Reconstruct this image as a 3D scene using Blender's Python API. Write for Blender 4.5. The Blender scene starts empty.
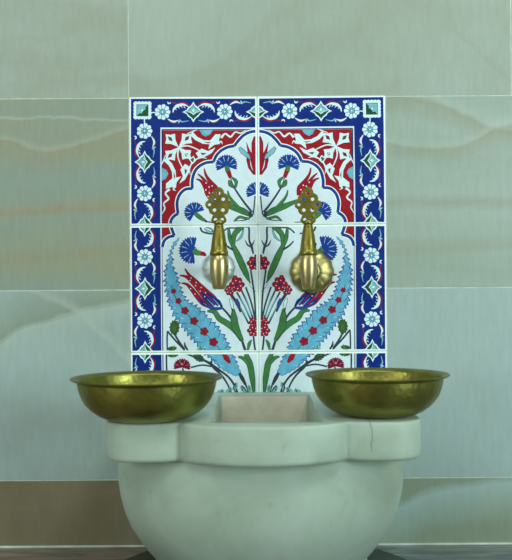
import bpy, bmesh, math, random
from mathutils import Vector, Matrix
from mathutils.geometry import tessellate_polygon
random.seed(7)
SC = bpy.context.scene
COL = SC.collection
# ------------------------------------------------------------------ camera
CAM_D, CAM_Z, FPX, HOR = 1.25, 0.3857, 787.0, 303.0
cd = bpy.data.cameras.new('camera')
cd.sensor_fit = 'HORIZONTAL'; cd.sensor_width = 36.0
cd.lens = 36.0 * FPX / 512.0
cd.shift_y = -(280.0 - HOR) / 512.0
cd.clip_start = 0.02
cd.dof.use_dof = True; cd.dof.focus_distance = CAM_D - 0.02; cd.dof.aperture_fstop = 6.5
cam = bpy.data.objects.new('camera', cd); COL.objects.link(cam)
cam.matrix_world = (Matrix.Translation((0, -CAM_D, CAM_Z)) @ Matrix.Rotation(math.radians(90), 4, 'X')
                    @ Matrix.Rotation(math.radians(-0.4), 4, 'Z'))
SC.camera = cam
# ------------------------------------------------------------------ world, lamps, exposure
w = bpy.data.worlds.new('world'); SC.world = w; w.use_nodes = True
bg = w.node_tree.nodes['Background']
bg.inputs[0].default_value = (0.58, 0.80, 0.82, 1); bg.inputs[1].default_value = 0.34

def area(name, loc, target, size, power, color, sy=None):
    d = bpy.data.lights.new(name, 'AREA'); d.energy = power; d.color = color
    d.shape = 'RECTANGLE'; d.size = size; d.size_y = sy or size
    o = bpy.data.objects.new(name, d); COL.objects.link(o)
    o.location = loc
    o.rotation_euler = (Vector(target) - Vector(loc)).to_track_quat('-Z', 'Y').to_euler()
    return o
area('ceiling_lamp', (-0.6, -1.75, 1.85), (0, -0.1, 0.3), 0.7, 8, (0.94, 1.0, 0.96))
area('ceiling_lamp', (0.75, -1.3, 2.0), (0.2, -0.1, 0.3), 0.5, 11, (0.88, 1.0, 0.99))
area('side_fill', (-1.9, -1.9, 0.8), (0.0, 0, 0.25), 0.8, 13, (0.92, 1.0, 0.95), 0.9)  # unseen fill added low on the left, no window there
area('side_fill', (1.75, -1.9, 0.75), (0.1, 0, 0.3), 0.7, 24, (0.82, 1.0, 1.0), 0.9)  # added light that keeps the right side bright, no window there
vs = SC.view_settings
SC.display_settings.display_device = 'sRGB'
vs.view_transform = 'Standard'; vs.look = 'None'; vs.gamma = 1.0; vs.use_curve_mapping = False
vs.exposure = 0.0

# ------------------------------------------------------------------ helpers
def lin(c):
    c /= 255.0
    return c / 12.92 if c <= 0.04045 else ((c + 0.055) / 1.055) ** 2.4
def rgb(r, g, b, k=1.0):
    return (lin(r) * k, lin(g) * k, lin(b) * k, 1)

class NT:
    def __init__(s, name):
        s.m = bpy.data.materials.new(name); s.m.use_nodes = True
        s.t = s.m.node_tree; s.b = s.t.nodes['Principled BSDF']
    def n(s, typ, **kw):
        x = s.t.nodes.new(typ)
        for k, v in kw.items(): setattr(x, k, v)
        return x
    def l(s, a, b): s.t.links.new(a, b)
    def set(s, **kw):
        for k, v in kw.items(): s.b.inputs[k.replace('_', ' ')].default_value = v
    def math(s, op, a, b=None, c=None):
        x = s.n('ShaderNodeMath', operation=op)
        for i, v in enumerate((a, b, c)):
            if v is None: continue
            if isinstance(v, (int, float)): x.inputs[i].default_value = v
            else: s.l(v, x.inputs[i])
        return x.outputs[0]
    def noise(s, vec, scale, detail=4, rough=0.5, dist=0.0):
        x = s.n('ShaderNodeTexNoise'); x.inputs['Scale'].default_value = scale
        x.inputs['Detail'].default_value = detail; x.inputs['Roughness'].default_value = rough
        x.inputs['Distortion'].default_value = dist
        if vec is not None: s.l(vec, x.inputs['Vector'])
        return x.outputs[0]
    def ramp(s, fac, stops):
        x = s.n('ShaderNodeValToRGB'); e = x.color_ramp.elements
        while len(e) < len(stops): e.new(0.5)
        for i, (p, c) in enumerate(stops):
            e[i].position = p; e[i].color = c if len(c) == 4 else (*c, 1)
        s.l(fac, x.inputs[0]); return x.outputs[0]
    def mix(s, fac, a, b, mode='MIX'):
        x = s.n('ShaderNodeMix', data_type='RGBA', blend_type=mode)
        for sock, v in ((x.inputs[0], fac), (x.inputs[6], a), (x.inputs[7], b)):
            if isinstance(v, (int, float)): sock.default_value = v
            elif isinstance(v, tuple): sock.default_value = v
            else: s.l(v, sock)
        return x.outputs[2]
    def coord(s, kind='Object', scale=None, loc=None, rot=None):
        x = s.n('ShaderNodeTexCoord').outputs[kind]
        if scale or loc or rot:
            m = s.n('ShaderNodeMapping')
            if scale: m.inputs['Scale'].default_value = scale
            if loc: m.inputs['Location'].default_value = loc
            if rot: m.inputs['Rotation'].default_value = rot
            s.l(x, m.inputs[0]); return m.outputs[0]
        return x
    def bump(s, h, strength, dist=0.001):
        x = s.n('ShaderNodeBump'); x.inputs['Strength'].default_value = strength
        x.inputs['Distance'].default_value = dist
        s.l(h, x.inputs['Height']); s.l(x.outputs[0], s.b.inputs['Normal'])

def link(name, me, parent=None):
    o = bpy.data.objects.new(name, me); COL.objects.link(o)
    if parent: o.parent = parent
    return o
def obj(name, bm, mats, parent=None, smooth=True, angle=35, recalc=True):
    if recalc: bmesh.ops.recalc_face_normals(bm, faces=bm.faces)
    me = bpy.data.meshes.new(name); bm.to_mesh(me); bm.free()
    for m in (mats if isinstance(mats, (list, tuple)) else [mats]): me.materials.append(m)
    if smooth:
        me.polygons.foreach_set('use_smooth', [True] * len(me.polygons))
        me.set_sharp_from_angle(angle=math.radians(angle))
    return link(name, me, parent)
def tag(o, label=None, cat=None, group=None, kind=None):
    if label: o['label'] = label
    if cat: o['category'] = cat
    if group: o['group'] = group
    if kind: o['kind'] = kind
    return o
def empty(name, loc, label, cat, group=None):
    o = bpy.data.objects.new(name, None); COL.objects.link(o); o.location = loc
    o.empty_display_size = 0.03
    return tag(o, label, cat, group)
def box(bm, x0, x1, y0, y1, z0, z1, bev=0.0, seg=2):
    r = bmesh.ops.create_cube(bm, size=1.0)
    bmesh.ops.scale(bm, verts=r['verts'], vec=(x1 - x0, y1 - y0, z1 - z0))
    bmesh.ops.translate(bm, verts=r['verts'], vec=((x0 + x1) / 2, (y0 + y1) / 2, (z0 + z1) / 2))
    if bev:
        es = list({e for v in r['verts'] for e in v.link_edges})
        bmesh.ops.bevel(bm, geom=es, offset=bev, segments=seg, affect='EDGES', profile=0.5)
def lathe(bm, prof, seg=48, center=(0, 0, 0), wob=None, axis='Z', cap0=True, cap1=True):
    rings = []
    for (r, h) in prof:
        ring = []
        for i in range(seg):
            a = 2 * math.pi * i / seg
            rr = r * (wob(a, h) if wob else 1.0)
            if axis == 'Z': p = (rr * math.cos(a), rr * math.sin(a), h)
            else: p = (rr * math.cos(a), h, rr * math.sin(a))
            ring.append(bm.verts.new([p[k] + center[k] for k in range(3)]))
        rings.append(ring)
    for A, B in zip(rings, rings[1:]):
        for i in range(seg):
            j = (i + 1) % seg
            bm.faces.new((A[i], A[j], B[j], B[i]))
    if cap0: bm.faces.new(rings[0])
    if cap1: bm.faces.new(rings[-1])
def tube(bm, pts, radii, seg=16):
    pts = [Vector(p) for p in pts]; rings = []
    for i, p in enumerate(pts):
        t = (pts[min(i + 1, len(pts) - 1)] - pts[max(i - 1, 0)]).normalized()
        u = t.cross(Vector((1, 0, 0))).normalized(); v = t.cross(u).normalized()
        rings.append([bm.verts.new(p + (u * math.cos(2 * math.pi * k / seg) + v * math.sin(2 * math.pi * k / seg)) * radii[i]) for k in range(seg)])
    for A, B in zip(rings, rings[1:]):
        for i in range(seg):
            j = (i + 1) % seg; bm.faces.new((A[i], A[j], B[j], B[i]))
    bm.faces.new(rings[0]); bm.faces.new(rings[-1])
def spline(pts, n=6, closed=False):
    P = [Vector((p[0], p[1])) for p in pts]; out = []; N = len(P)
    rng = range(N if closed else N - 1)
    for i in rng:
        g = (lambda k: P[k % N]) if closed else (lambda k: P[max(0, min(N - 1, k))])
        a, b, c, d = g(i - 1), g(i), g(i + 1), g(i + 2)
        for k in range(n):
            t = k / n
            out.append(0.5 * ((2 * b) + (c - a) * t + (2 * a - 5 * b + 4 * c - d) * t * t + (3 * b - a - 3 * c + d) * t ** 3))
    if not closed: out.append(P[-1])
    return [(p.x, p.y) for p in out]

# ------------------------------------------------------------------ wall materials
def stone_tile(name, base, band, vein, bscale=(3, 3, 9), rot=0.0, bandw=(0.38, 0.62), veinamt=0.5, seed=0, vrot=0.3, curves=()):
    t = NT(name)
    c = t.coord('Object', scale=bscale, rot=(0, rot, 0), loc=(seed * 1.7, seed, seed * 2.3))
    n1 = t.noise(c, 1.0, 5, 0.55, 0.5)
    colr = t.ramp(n1, [(bandw[0], base), (bandw[1], band)])
    c2 = t.coord('Object', scale=(2.0, 2, 4.5), rot=(0, vrot, 0), loc=(seed * 3.1, 0, seed))
    n2 = t.noise(c2, 1.0, 3, 0.5, 0.8)
    v = t.math('ABSOLUTE', t.math('SUBTRACT', n2, 0.5))
    vm = t.math('MULTIPLY', t.math('SUBTRACT', 1.0, t.math('MINIMUM', t.math('MULTIPLY', v, 26.0), 1.0)), veinamt)
    colr = t.mix(vm, colr, vein)
    if curves:
        sp = t.n('ShaderNodeSeparateXYZ'); t.l(t.coord('Object'), sp.inputs[0])
        wob = t.math('MULTIPLY', t.math('SUBTRACT', t.noise(t.coord('Object', scale=(14, 1, 20)), 1.0, 4, .6), .5), .022)
        zz = t.math('ADD', sp.outputs[2], wob)
    for (pts, col_, up, dn, amt) in curves:
        # vein following a curve through the stone; up/dn: how far its colour bleeds above and below
        xs = [p[0] for p in pts]; zs = [p[1] for p in pts]; xa, xb = min(xs), max(xs); za, zb = min(zs) - .01, max(zs) + .01
        fc = t.n('ShaderNodeFloatCurve'); cm_ = fc.mapping.curves[0]
        q = sorted(((x - xa) / (xb - xa), (z - za) / (zb - za)) for x, z in pts)
        cm_.points[0].location = q[0]; cm_.points[1].location = q[-1]
        for p_ in q[1:-1]: cm_.points.new(*p_)
        fc.mapping.update()
        t.l(t.math('DIVIDE', t.math('SUBTRACT', sp.outputs[0], xa), xb - xa), fc.inputs[1])
        d_ = t.math('SUBTRACT', zz, t.math('ADD', t.math('MULTIPLY', fc.outputs[0], zb - za), za))
        m1 = t.math('SUBTRACT', 1.0, t.math('DIVIDE', t.math('MAXIMUM', d_, 0.0), up))
        m2 = t.math('SUBTRACT', 1.0, t.math('DIVIDE', t.math('MAXIMUM', t.math('MULTIPLY', d_, -1.0), 0.0), dn))
        mm = t.math('MULTIPLY', t.math('MAXIMUM', t.math('MINIMUM', m1, m2), 0.0), amt)
        colr = t.mix(mm, colr, col_)
    c3 = t.coord('Object', scale=(75, 60, 14))
    n3 = t.noise(c3, 1.5, 5, 0.7)
    fine = t.ramp(n3, [(0.25, (0.91, 0.91, 0.91)), (0.75, (1.06, 1.06, 1.06))])
    colr = t.mix(1.0, colr, fine, 'MULTIPLY')
    t.l(colr, t.b.inputs['Base Color'])
    t.set(Roughness=0.36); t.b.inputs['Specular IOR Level'].default_value = 0.35
    t.bump(t.noise(t.coord('Object'), 25, 3), 0.05, 0.002)
    return t.m
def zv(v): return CAM_Z - (v - HOR) / 630.0
def xu(u): return (u - 256.0) / 630.0
K = 1.2
def VC(*pts): return [(xu(u), zv(v)) for u, v in pts]
A_BEIGE = rgb(150, 158, 141, K); A_TAN = rgb(148, 144, 118, K); A_PALE = rgb(163, 174, 161, K)
A_BLUE = rgb(152, 168, 161, K); A_BLUE2 = rgb(162, 182, 176, K); A_BROWN = rgb(134, 126, 102, K); A_GREEN = rgb(130, 141, 118, K)
A_LIGHT = rgb(176, 187, 174, K); A_RUST = rgb(156, 138, 112, K)
WM = [
 stone_tile('limestone_soft_bands', A_BEIGE, A_PALE, A_TAN, (2, 2, 7), 0.05, (0.35, 0.68), 0.2, 1, 0.05),
 stone_tile('limestone_plain', A_BEIGE, A_PALE, A_TAN, (3, 2, 5), 0.4, (0.3, 0.7), 0.2, 2, 0.6),
 stone_tile('limestone_wavy_bands', rgb(140, 152, 138, K), rgb(146, 150, 126, K), A_TAN, (1.2, 2, 16), 0.02, (0.40, 0.60), 0.0, 3, 0.12, [
   (VC((-40, 112), (0, 117), (60, 116), (130, 119)), A_LIGHT, .004, .004, .5),
   (VC((-60, 130), (0, 137), (52, 148), (86, 142), (130, 127)), A_TAN, .006, .042, .7),
   (VC((-60, 128), (0, 135), (52, 147), (86, 140), (130, 125)), A_LIGHT, .010, .005, .3),
   (VC((-60, 210), (0, 212), (60, 209), (130, 207)), A_RUST, .016, .008, .55),
   (VC((-60, 262), (0, 260), (40, 256), (130, 250)), A_TAN, .02, .012, .6)]),
 stone_tile('limestone_diagonal_vein', rgb(150, 163, 148, K), rgb(160, 172, 160, K), A_TAN, (1.2, 2, 11), 0.05, (0.38, 0.62), 0.0, 6, 0.25, [
   (VC((385, 96), (440, 106), (475, 121), (497, 131), (560, 134)), A_TAN, .008, .034, .5),
   (VC((385, 93), (440, 102), (475, 117), (497, 128), (560, 131)), A_LIGHT, .026, .006, .35),
   (VC((385, 143), (434, 150), (470, 145), (497, 131), (560, 118)), A_TAN, .006, .024, .5),
   (VC((385, 141), (434, 148), (470, 143), (497, 129), (560, 116)), A_LIGHT, .014, .005, .35),
   (VC((385, 204), (450, 203), (560, 207)), A_TAN, .012, .016, .45),
   (VC((385, 252), (450, 250), (560, 246)), A_TAN, .022, .012, .4)]),
 stone_tile('limestone_blue_grey_cloud', A_BLUE, A_BLUE2, A_PALE, (3, 2, 4), -0.6, (0.35, 0.66), 0.1, 5, -0.9, [
   (VC((-60, 385), (0, 343), (24, 327), (63, 316), (110, 305), (140, 299)), A_GREEN, .075, .002, .8),
   (VC((-60, 382), (0, 341), (24, 326), (63, 315), (110, 304), (140, 298)), A_LIGHT, .006, .034, .5),
   (VC((-60, 240), (35, 290), (75, 309), (98, 330), (140, 372)), A_LIGHT, .016, .008, .5)]),
 stone_tile('limestone_blue_grey_plain', A_BLUE2, A_BLUE, A_PALE, (4, 2, 3.0), 0.5, (0.3, 0.7), 0.2, 4, 1.2),
 stone_tile('limestone_brown', A_BROWN, rgb(114, 105, 80, K), A_TAN, (6, 2, 4), 0.2, (0.3, 0.7), 0.1, 8, 1.0),
 stone_tile('limestone_blue_diagonal', rgb(134, 144, 122, K), rgb(138, 150, 130, K), A_BLUE2, (2.2, 2, 7), -0.35, (0.40, 0.60), 0.0, 9, -0.35, [
   (VC((250, 560), (395, 512), (430, 496), (470, 490), (560, 478)), A_BLUE2, .014, .062, .85)]),
]
t = NT('pale_grout'); t.set(Base_Color=rgb(205, 215, 205, 1.1), Roughness=0.8)
t.l(t.ramp(t.noise(t.coord(), 60, 3), [(0.2, rgb(170, 182, 168, 1.1)), (0.8, rgb(212, 220, 208, 1.1))]), t.b.inputs['Base Color'])
GROUT = t.m
# ------------------------------------------------------------------ structure
ZJ = [0.0, zv(479), zv(289), zv(97), zv(97) + .305, zv(97) + .61, zv(97) + .915, zv(97) + 1.22]
PXC = 258.5                               # centre of decorated panel
PL, PR = xu(PXC - 128.4), xu(PXC + 128.4)
def wall():
    bm = bmesh.new()
    def quad_slab(x0, x1, z0, z1, mi):
        n0 = len(bm.faces); g = 0.0008
        b2 = bmesh.new(); box(b2, x0 + g, x1 - g, 0.0, 0.008, z0 + g, z1 - g, 0.0004, 1)
        for f in b2.faces: f.material_index = mi
        me = bpy.data.meshes.new('tmp'); b2.to_mesh(me); b2.free(); bm.from_mesh(me); bpy.data.meshes.remove(me)
    rows = [ # per row: joints and material ids
        ([-1.83, -1.22, -.61, 0.0, .61, 1.22, 1.83], [4, 7, 6, 7, 6, 7]),
        None, None,
        ([-1.42, -.813, PL, .408, 1.017, 1.63], [2, 0, 1, 3, 0]),
        ([-1.73, -1.12, -.51, .10, .71, 1.32], [1, 3, 0, 2, 1]),
        ([-1.42, -.813, PL, .408, 1.017, 1.63], [2, 0, 1, 3, 0]),
        ([-1.73, -1.12, -.51, .10, .71, 1.32], [1, 3, 0, 2, 1]),
    ]
    for i, r in enumerate(rows):
        if r is None: continue
        for x0, x1, m in zip(r[0], r[0][1:], r[1]): quad_slab(x0, x1, ZJ[i], ZJ[i + 1], m)
    for i, ml, mr in ((1, 4, 5), (2, 2, 3)):
        quad_slab(-1.42, -.813, ZJ[i], ZJ[i + 1], 3); quad_slab(-.813, PL, ZJ[i], ZJ[i + 1], ml)
        quad_slab(PR, .815, ZJ[i], ZJ[i + 1], mr); quad_slab(.815, 1.43, ZJ[i], ZJ[i + 1], 2)
    # mortar bed behind everything
    b2 = bmesh.new(); box(b2, -1.9, 1.9, 0.0003, 0.10, -0.02, ZJ[-1])
    for f in b2.faces: f.material_index = 8
    me = bpy.data.meshes.new('tmp'); b2.to_mesh(me); b2.free(); bm.from_mesh(me); bpy.data.meshes.remove(me)
    o = obj('wall_back', bm, WM + [GROUT], smooth=False)
    tag(o, 'wall of large pale green beige limestone tiles with thin light joints', 'wall', kind='structure')
wall()
t = NT('grey_streaked_marble')
c = t.coord('Object', scale=(5, 40, 1), rot=(0, 0, 0.08))
n = t.noise(c, 1.3, 6, 0.6, 1.2)
sp = t.n('ShaderNodeSeparateXYZ'); t.l(t.coord('Object'), sp.inputs[0])
left_part = t.math('LESS_THAN', sp.outputs[0], 0.05)     # colour split: brownish to the left, blue grey to the right
t.l(t.mix(left_part, t.ramp(n, [(0.32, rgb(70, 78, 80)), (0.5, rgb(108, 116, 116)), (0.68, rgb(150, 156, 152))]),
          t.ramp(n, [(0.32, rgb(96, 82, 70)), (0.5, rgb(136, 120, 106)), (0.68, rgb(158, 144, 130))])), t.b.inputs['Base Color'])
t.set(Roughness=0.3); FLOORM = t.m
bm = bmesh.new(); box(bm, -1.9, 1.9, -2.4, 0.0, -0.04, 0.0)
tag(obj('floor', bm, FLOORM, smooth=False), 'grey streaked marble floor in front of tiled wall', 'floor', kind='structure')
bm = bmesh.new(); box(bm, -1.9, 1.9, -0.0042, 0.0, 0.0, 0.0032, 0.001)
t = NT('white_sealant'); t.set(Base_Color=rgb(215, 225, 212, 1.1), Roughness=0.6)
t.l(t.ramp(t.noise(t.coord('Object', scale=(8, 1, 1)), 3, 3), [(0.3, rgb(185, 192, 175, 1.1)), (0.7, rgb(222, 230, 218, 1.1))]), t.b.inputs['Base Color'])
tag(obj('trim_1', bm, t.m), 'white sealant line where wall meets marble floor', 'trim', kind='structure')

# ------------------------------------------------------------------ decorated tile panel
def paint(name, c, k=1.25, var=0.12):
    t = NT(name)
    a = rgb(*c, k); b = tuple(x * (1 - var * 2.2) for x in a[:3]) + (1,)
    t.l(t.ramp(t.noise(t.coord('Object'), 90, 3), [(0.3, b), (0.65, a)]), t.b.inputs['Base Color'])
    t.set(Roughness=0.22); t.b.inputs['Specular IOR Level'].default_value = 0.4
    return t.m
PAL = dict(white=(205, 219, 224), blue=(16, 44, 126), deep=(16, 30, 88), red=(160, 24, 38), pale=(204, 226, 228), teal=(128, 188, 192),
           green=(30, 84, 50), leaf=(66, 128, 66), sky=(104, 178, 208), dark=(56, 66, 78), pink=(206, 140, 146), moss=(60, 90, 46), mid=(42, 78, 156),
           edge=(226, 236, 232), azure=(26, 64, 148), wine=(122, 30, 56))
PN = list(PAL); PM = [paint('glaze_' + k, v, 1.38 if k in ('white', 'edge', 'pale') else 1.25, 0.03 if k in ('white', 'edge', 'pale') else 0.10) for k, v in PAL.items()]
SHAPES = []          # (colour, [convex polygons in panel coordinates])
def P(u, v):
    v2 = v - (257 - u) * 0.006
    uL = 129 + (v - 96) * 4 / 264; uC = 257.7 + (v - 96) * 1.2 / 264
    return (-(uC - u) / (uC - uL) * 128.0, v2)
def fill(colr, pts, raw=False):
    q = [(p[0], p[1]) if raw else P(*p) for p in pts]
    tris = tessellate_polygon([[Vector((x, y, 0)) for x, y in q]])
    SHAPES.append((colr, [[q[i] for i in tr] for tr in tris]))
def stroke(colr, pts, wd, sm=5, raw=False):
    """wd: number or list of widths spread along the path"""
    pts = spline(pts, sm) if sm and len(pts) > 2 else list(pts)
    n = len(pts); ws = []
    for i in range(n):
        if isinstance(wd, (int, float)): ws.append(wd)
        else:
            f = i / max(1, n - 1) * (len(wd) - 1); k = min(int(f), len(wd) - 2); ws.append(wd[k] + (wd[k + 1] - wd[k]) * (f - k))
    L, R = [], []
    for i in range(n):
        a = pts[max(0, i - 1)]; b = pts[min(n - 1, i + 1)]
        dx, dy = b[0] - a[0], b[1] - a[1]; ln = math.hypot(dx, dy) or 1
        nx, ny = -dy / ln * ws[i] / 2, dx / ln * ws[i] / 2
        L.append((pts[i][0] + nx, pts[i][1] + ny)); R.append((pts[i][0] - nx, pts[i][1] - ny))
    T = (lambda p: p) if raw else (lambda p: P(*p))
    SHAPES.append((colr, [[T(L[i]), T(L[i + 1]), T(R[i + 1]), T(R[i])] for i in range(n - 1)]))
def disc(colr, u, v, r, n=14, lobes=0, amp=0.0, sx=1.0, rot=0.0):
    pts = []
    m = max(n, lobes * 6)
    for i in range(m):
        a = 2 * math.pi * i / m
        rr = r * (1 + amp * (abs(math.cos(lobes * a / 2)) * 2 - 1)) if lobes else r
        x, y = rr * math.cos(a) * sx, rr * math.sin(a)
        pts.append((u + x * math.cos(rot) - y * math.sin(rot), v + x * math.sin(rot) + y * math.cos(rot)))
    fill(colr, pts)
def lens(colr, pts, wd, outline=0.9, oc='dark'):
    """leaf shape following a path"""
    w2 = [x + outline * 2 * 0.7 for x in wd]
    stroke(oc, pts, w2); stroke(colr, pts, wd)

# --- ground of each half: white already; blue border with white frame line
fill('blue', [(131, 98.8), (258, 98.8), (258, 127.5), (160.5, 127.5), (160.5, 100), (160.4, 99), (131, 99)])
fill('blue', [(131, 98.9), (160.8, 98.9), (160.8, 160), (161.2, 225), (163, 352), (165.5, 480), (135, 480), (133.4, 352), (131.6, 225)])
# inner dark blue hairline
stroke('deep', [(162.6, 129.6), (258, 129.6)], 1.0, 0)
stroke('deep', [(162.6, 129.6), (163.4, 226), (164.6, 352), (167, 480)], 1.4, 0)

def rosette(u, v, r=7.3):
    disc('pale', u, v, r, 60, 9, 0.09)
    for k in range(9):
        a = 2 * math.pi * (k + 0.5) / 9
        stroke('mid', [(u + math.cos(a) * r * .42, v + math.sin(a) * r * .42), (u + math.cos(a) * r * .97, v + math.sin(a) * r * .97)], .55, 0)
    disc('mid', u, v, r * .45, 16); disc('teal', u, v, r * .38, 16)
    for k in range(6):
        a = k * math.pi / 3; disc('mid', u + math.cos(a) * r * .23, v + math.sin(a) * r * .23, .55, 6)
    disc('pale', u, v, .8, 8)
def diamond(u, v, hw, hh, rot):
    """rot 0: green half towards +v (down), rot 1: green half towards +u (inside)"""
    def T(s, k=1.0):
        return [((u + x * hw * k, v + y * hh * k) if not rot else (u + y * hw * k, v - x * hh * k)) for x, y in s]
    q = [(0, -1), (.22, -.62), (.5, -.42), (.62, -.2), (1, 0), (.62, .2), (.5, .42), (.22, .62), (0, 1), (-.22, .62), (-.5, .42), (-.62, .2), (-1, 0), (-.62, -.2), (-.5, -.42), (-.22, -.62)]
    fill('pale', T(q))
    fill('deep', T(q, .76)); fill('teal', T(q, .68))
    fill('green', T([(-.68, .0), (-.3, .0), (0, .22), (0, .68), (-.2, .5), (-.42, .3)]))
    fill('green', T([(.68, .0), (.3, .0), (0, .22), (0, .68), (.2, .5), (.42, .3)]))
    fill('pale', T([(-.62, -.03), (-.25, -.02), (0, .2), (.25, -.02), (.62, -.03), (.26, .08), (0, .3), (-.26, .08)]))
    fill('pale', T([(-.12, -.15), (0, -.34), (.12, -.15), (0, .05)]))
def scroll(u, v, ds, side, vert):
    """scroll-work between a rosette (u,v) and the diamond in direction ds; side: which side has the fat crescent"""
    def T(pts): return [(u - t * side, v + s * ds) if vert else (u + s * ds, v - t * side) for s, t in pts]
    c = [(10.4, -.8), (11.3, 3), (14.5, 6), (20, 7.4), (24, 6.4), (27.5, 4.2)]
    stroke('red', T([(x + .2, y + 1.7) for x, y in c[1:]]), [.3, 1.9, 2.2, 1.6, .3])
    stroke('pale', T(c), [.5, 2.0, 3.0, 2.4, 1.2, .3])
    for s, tt in ((13, 2.6), (16, 4.2), (19, 4.9), (22, 4.4)): stroke('pale', T([(s - .6, tt + 1.2), (s + 1.0, tt - .9)]), [1.2, .2], 0)
    stroke('pale', T([(5.2, 10.4), (5.6, 8.8), (7.2, 8.6), (8.4, 10)]), [.5, 1.4, 1.4, .4])
    stroke('red', T([(8, 9.6), (10.5, 9.2), (13.5, 8.8)]), [.3, 1.0, .6])
    d = [(5.2, -6.8), (8.8, -9.0), (12, -9.6), (15.8, -8.2)]
    stroke('red', T([(x, y - 1.1) for x, y in d]), [.3, 1.3, 1.5, .3])
    stroke('pale', T(d), [.5, 1.8, 2.0, .4])
    stroke('teal', T([(15.6, -10.4), (17, -8.2), (20, -9.8), (26.5, -8.6)]), [.4, 1.7, 1.3, .4])
    stroke('pale', T([(16, -11.4), (17.2, -9.2)]), [.3, .9], 0)
# corner square
sq = []
for (x0, y0, x1, y1) in ((134.2, 102, 151, 102), (151, 102, 151, 118.6), (151, 118.6, 134.2, 118.6), (134.2, 118.6, 134.2, 102)):
    for k in range(20):
        f = k / 20; b = .75 * abs(math.sin(f * 5 * math.pi)); nx, ny = (y1 - y0), -(x1 - x0); L = math.hypot(nx, ny)
        sq.append((x0 + (x1 - x0) * f + nx / L * b, y0 + (y1 - y0) * f + ny / L * b))
fill('pale', sq)
fill('deep', [(136.6, 104.4), (148.6, 104.4), (148.6, 116.2), (136.6, 116.2)]); fill('teal', [(137.1, 104.9), (148.1, 104.9), (148.1, 115.7), (137.1, 115.7)])
fill('green', [(148.2, 104.9), (148.2, 115.8), (137.2, 115.8), (139.5, 113), (142, 113.5), (142.6, 111), (145.8, 109.4), (145.6, 107.2)])
fill('pale', [(142.2, 109.2), (143.6, 110.4), (142.6, 111.6), (141.2, 110.4)])
stroke('pale', [(151, 112.6), (156, 112.4)], 1.1, 0); stroke('pale', [(144.6, 118.6), (144.8, 124)], 1.1, 0)
rosette(162.8, 112); rosette(225.2, 111.7)
diamond(193.7, 112, 11, 10.4, 0); diamond(258.2, 112, 12, 10.2, 0)
scroll(162.8, 112, 1, 1, False); scroll(225.2, 111.7, -1, 1, False); scroll(225.2, 111.7, 1, -1, False)
def bx(v): return 144.9 + (v - 131) * 0.0095
for v in (131, 193.4, 256.8, 320.6, 384, 447): rosette(bx(v), v)
for v in (162, 225, 288.5, 352, 415.5, 479): diamond(bx(v), v, 10.2, 11.6, 1)
for v, ds, sd in ((131, 1, 1), (193.4, -1, 1), (193.4, 1, -1), (256.8, -1, -1), (256.8, 1, 1), (320.6, -1, 1), (320.6, 1, -1),
                  (384, -1, -1), (384, 1, 1), (447, -1, 1), (447, 1, -1)):
    scroll(bx(v), v, ds, sd, True)

# --- red spandrel with arabesque
arch = [[(258, 131), (250, 132.4), (244, 135.6), (238.5, 141.2), (235, 146)],
        [(235, 146), (228, 147.4), (221, 151.2), (216.6, 156.2), (214, 162)],
        [(214, 162), (206, 163), (199, 167), (194.8, 172.8), (192.8, 181), (193, 188.6)],
        [(193, 188.6), (186, 189.4), (180.4, 194.6), (177.8, 203), (178.8, 213.6)],
        [(178.8, 213.6), (174.4, 216.6), (171.6, 221.5), (172.4, 228), (175.2, 235.6)],
        [(175.2, 235.6), (169, 237.4), (165, 241.2), (163.4, 247)]]
ap = []
for s in arch: ap += spline(s, 5)[:-1]
ap.append(arch[-1][-1])
fill('red', [(163.4, 130.3)] + [(256.8, 130.3)] + ap)
def cm(x, y): return (125 + x / 3.793, 90 + y / 3.793)
def sym(colr, pts, fn='f', wd=None):
    for m in (0, 1):
        q = [cm(x, y) if not m else cm(136 + (y - 146), 146 + (x - 136)) for x, y in pts]
        if fn == 'f': fill(colr, q)
        else: stroke(colr, q, wd)
c0 = (205, 217)
# quatrefoil flower in the corner
for (tx, ty, a) in ((160, 172, 1), (250, 170, 1), (160, 262, 1), (248, 258, 1)):
    dx, dy = tx - c0[0], ty - c0[1]; nx, ny = -dy * .36, dx * .36
    fill('pale', [cm(c0[0] + x, c0[1] + y) for x, y in ((0, 0), (dx * .45 + nx * .5, dy * .45 + ny * .5), (dx * .72 + nx * 1.15, dy * .72 + ny * 1.15), (dx * .86 + nx * .5, dy * .86 + ny * .5), (dx * 1.1, dy * 1.1), (dx * .86 - nx * .5, dy * .86 - ny * .5), (dx * .72 - nx * 1.15, dy * .72 - ny * 1.15), (dx * .45 - nx * .5, dy * .45 - ny * .5))])
    fill('wine' if (tx, ty) != (160, 172) else 'moss', [cm(c0[0] + x, c0[1] + y) for x, y in ((dx * .5, dy * .5), (dx * .7 + nx * .3, dy * .7 + ny * .3), (dx * .92, dy * .92), (dx * .7 - nx * .3, dy * .7 - ny * .3))])
sym('pale', [(205, 217), (240, 212), (275, 225), (296, 238)], 's', [2, 1.3, 1.2, .8])
stroke('pale', [cm(205, 217), cm(232, 242), cm(260, 268)], [1.2, 1.0, 1.6])
fill('pale', [cm(x, y) for x, y in ((244, 262), (262, 250), (272, 268), (258, 282))]); fill('moss', [cm(x, y) for x, y in ((250, 263), (261, 256), (266, 267), (258, 275))])
sym('pale', [(258, 158), (276, 178), (300, 190), (325, 192), (345, 168), (365, 168), (358, 190), (362, 205), (340, 208), (318, 226), (322, 206), (296, 204), (268, 190), (248, 170)])
sym('red', [(300, 197), (330, 198), (318, 203)])
sym('sky', [(284, 151), (336, 151), (325, 168), (308, 177), (294, 170)]); sym('teal', [(294, 153), (330, 153), (318, 166), (304, 170)])
sym('pale', [(270, 240), (292, 222), (318, 232), (345, 218), (330, 240), (304, 254), (282, 258)])
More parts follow.
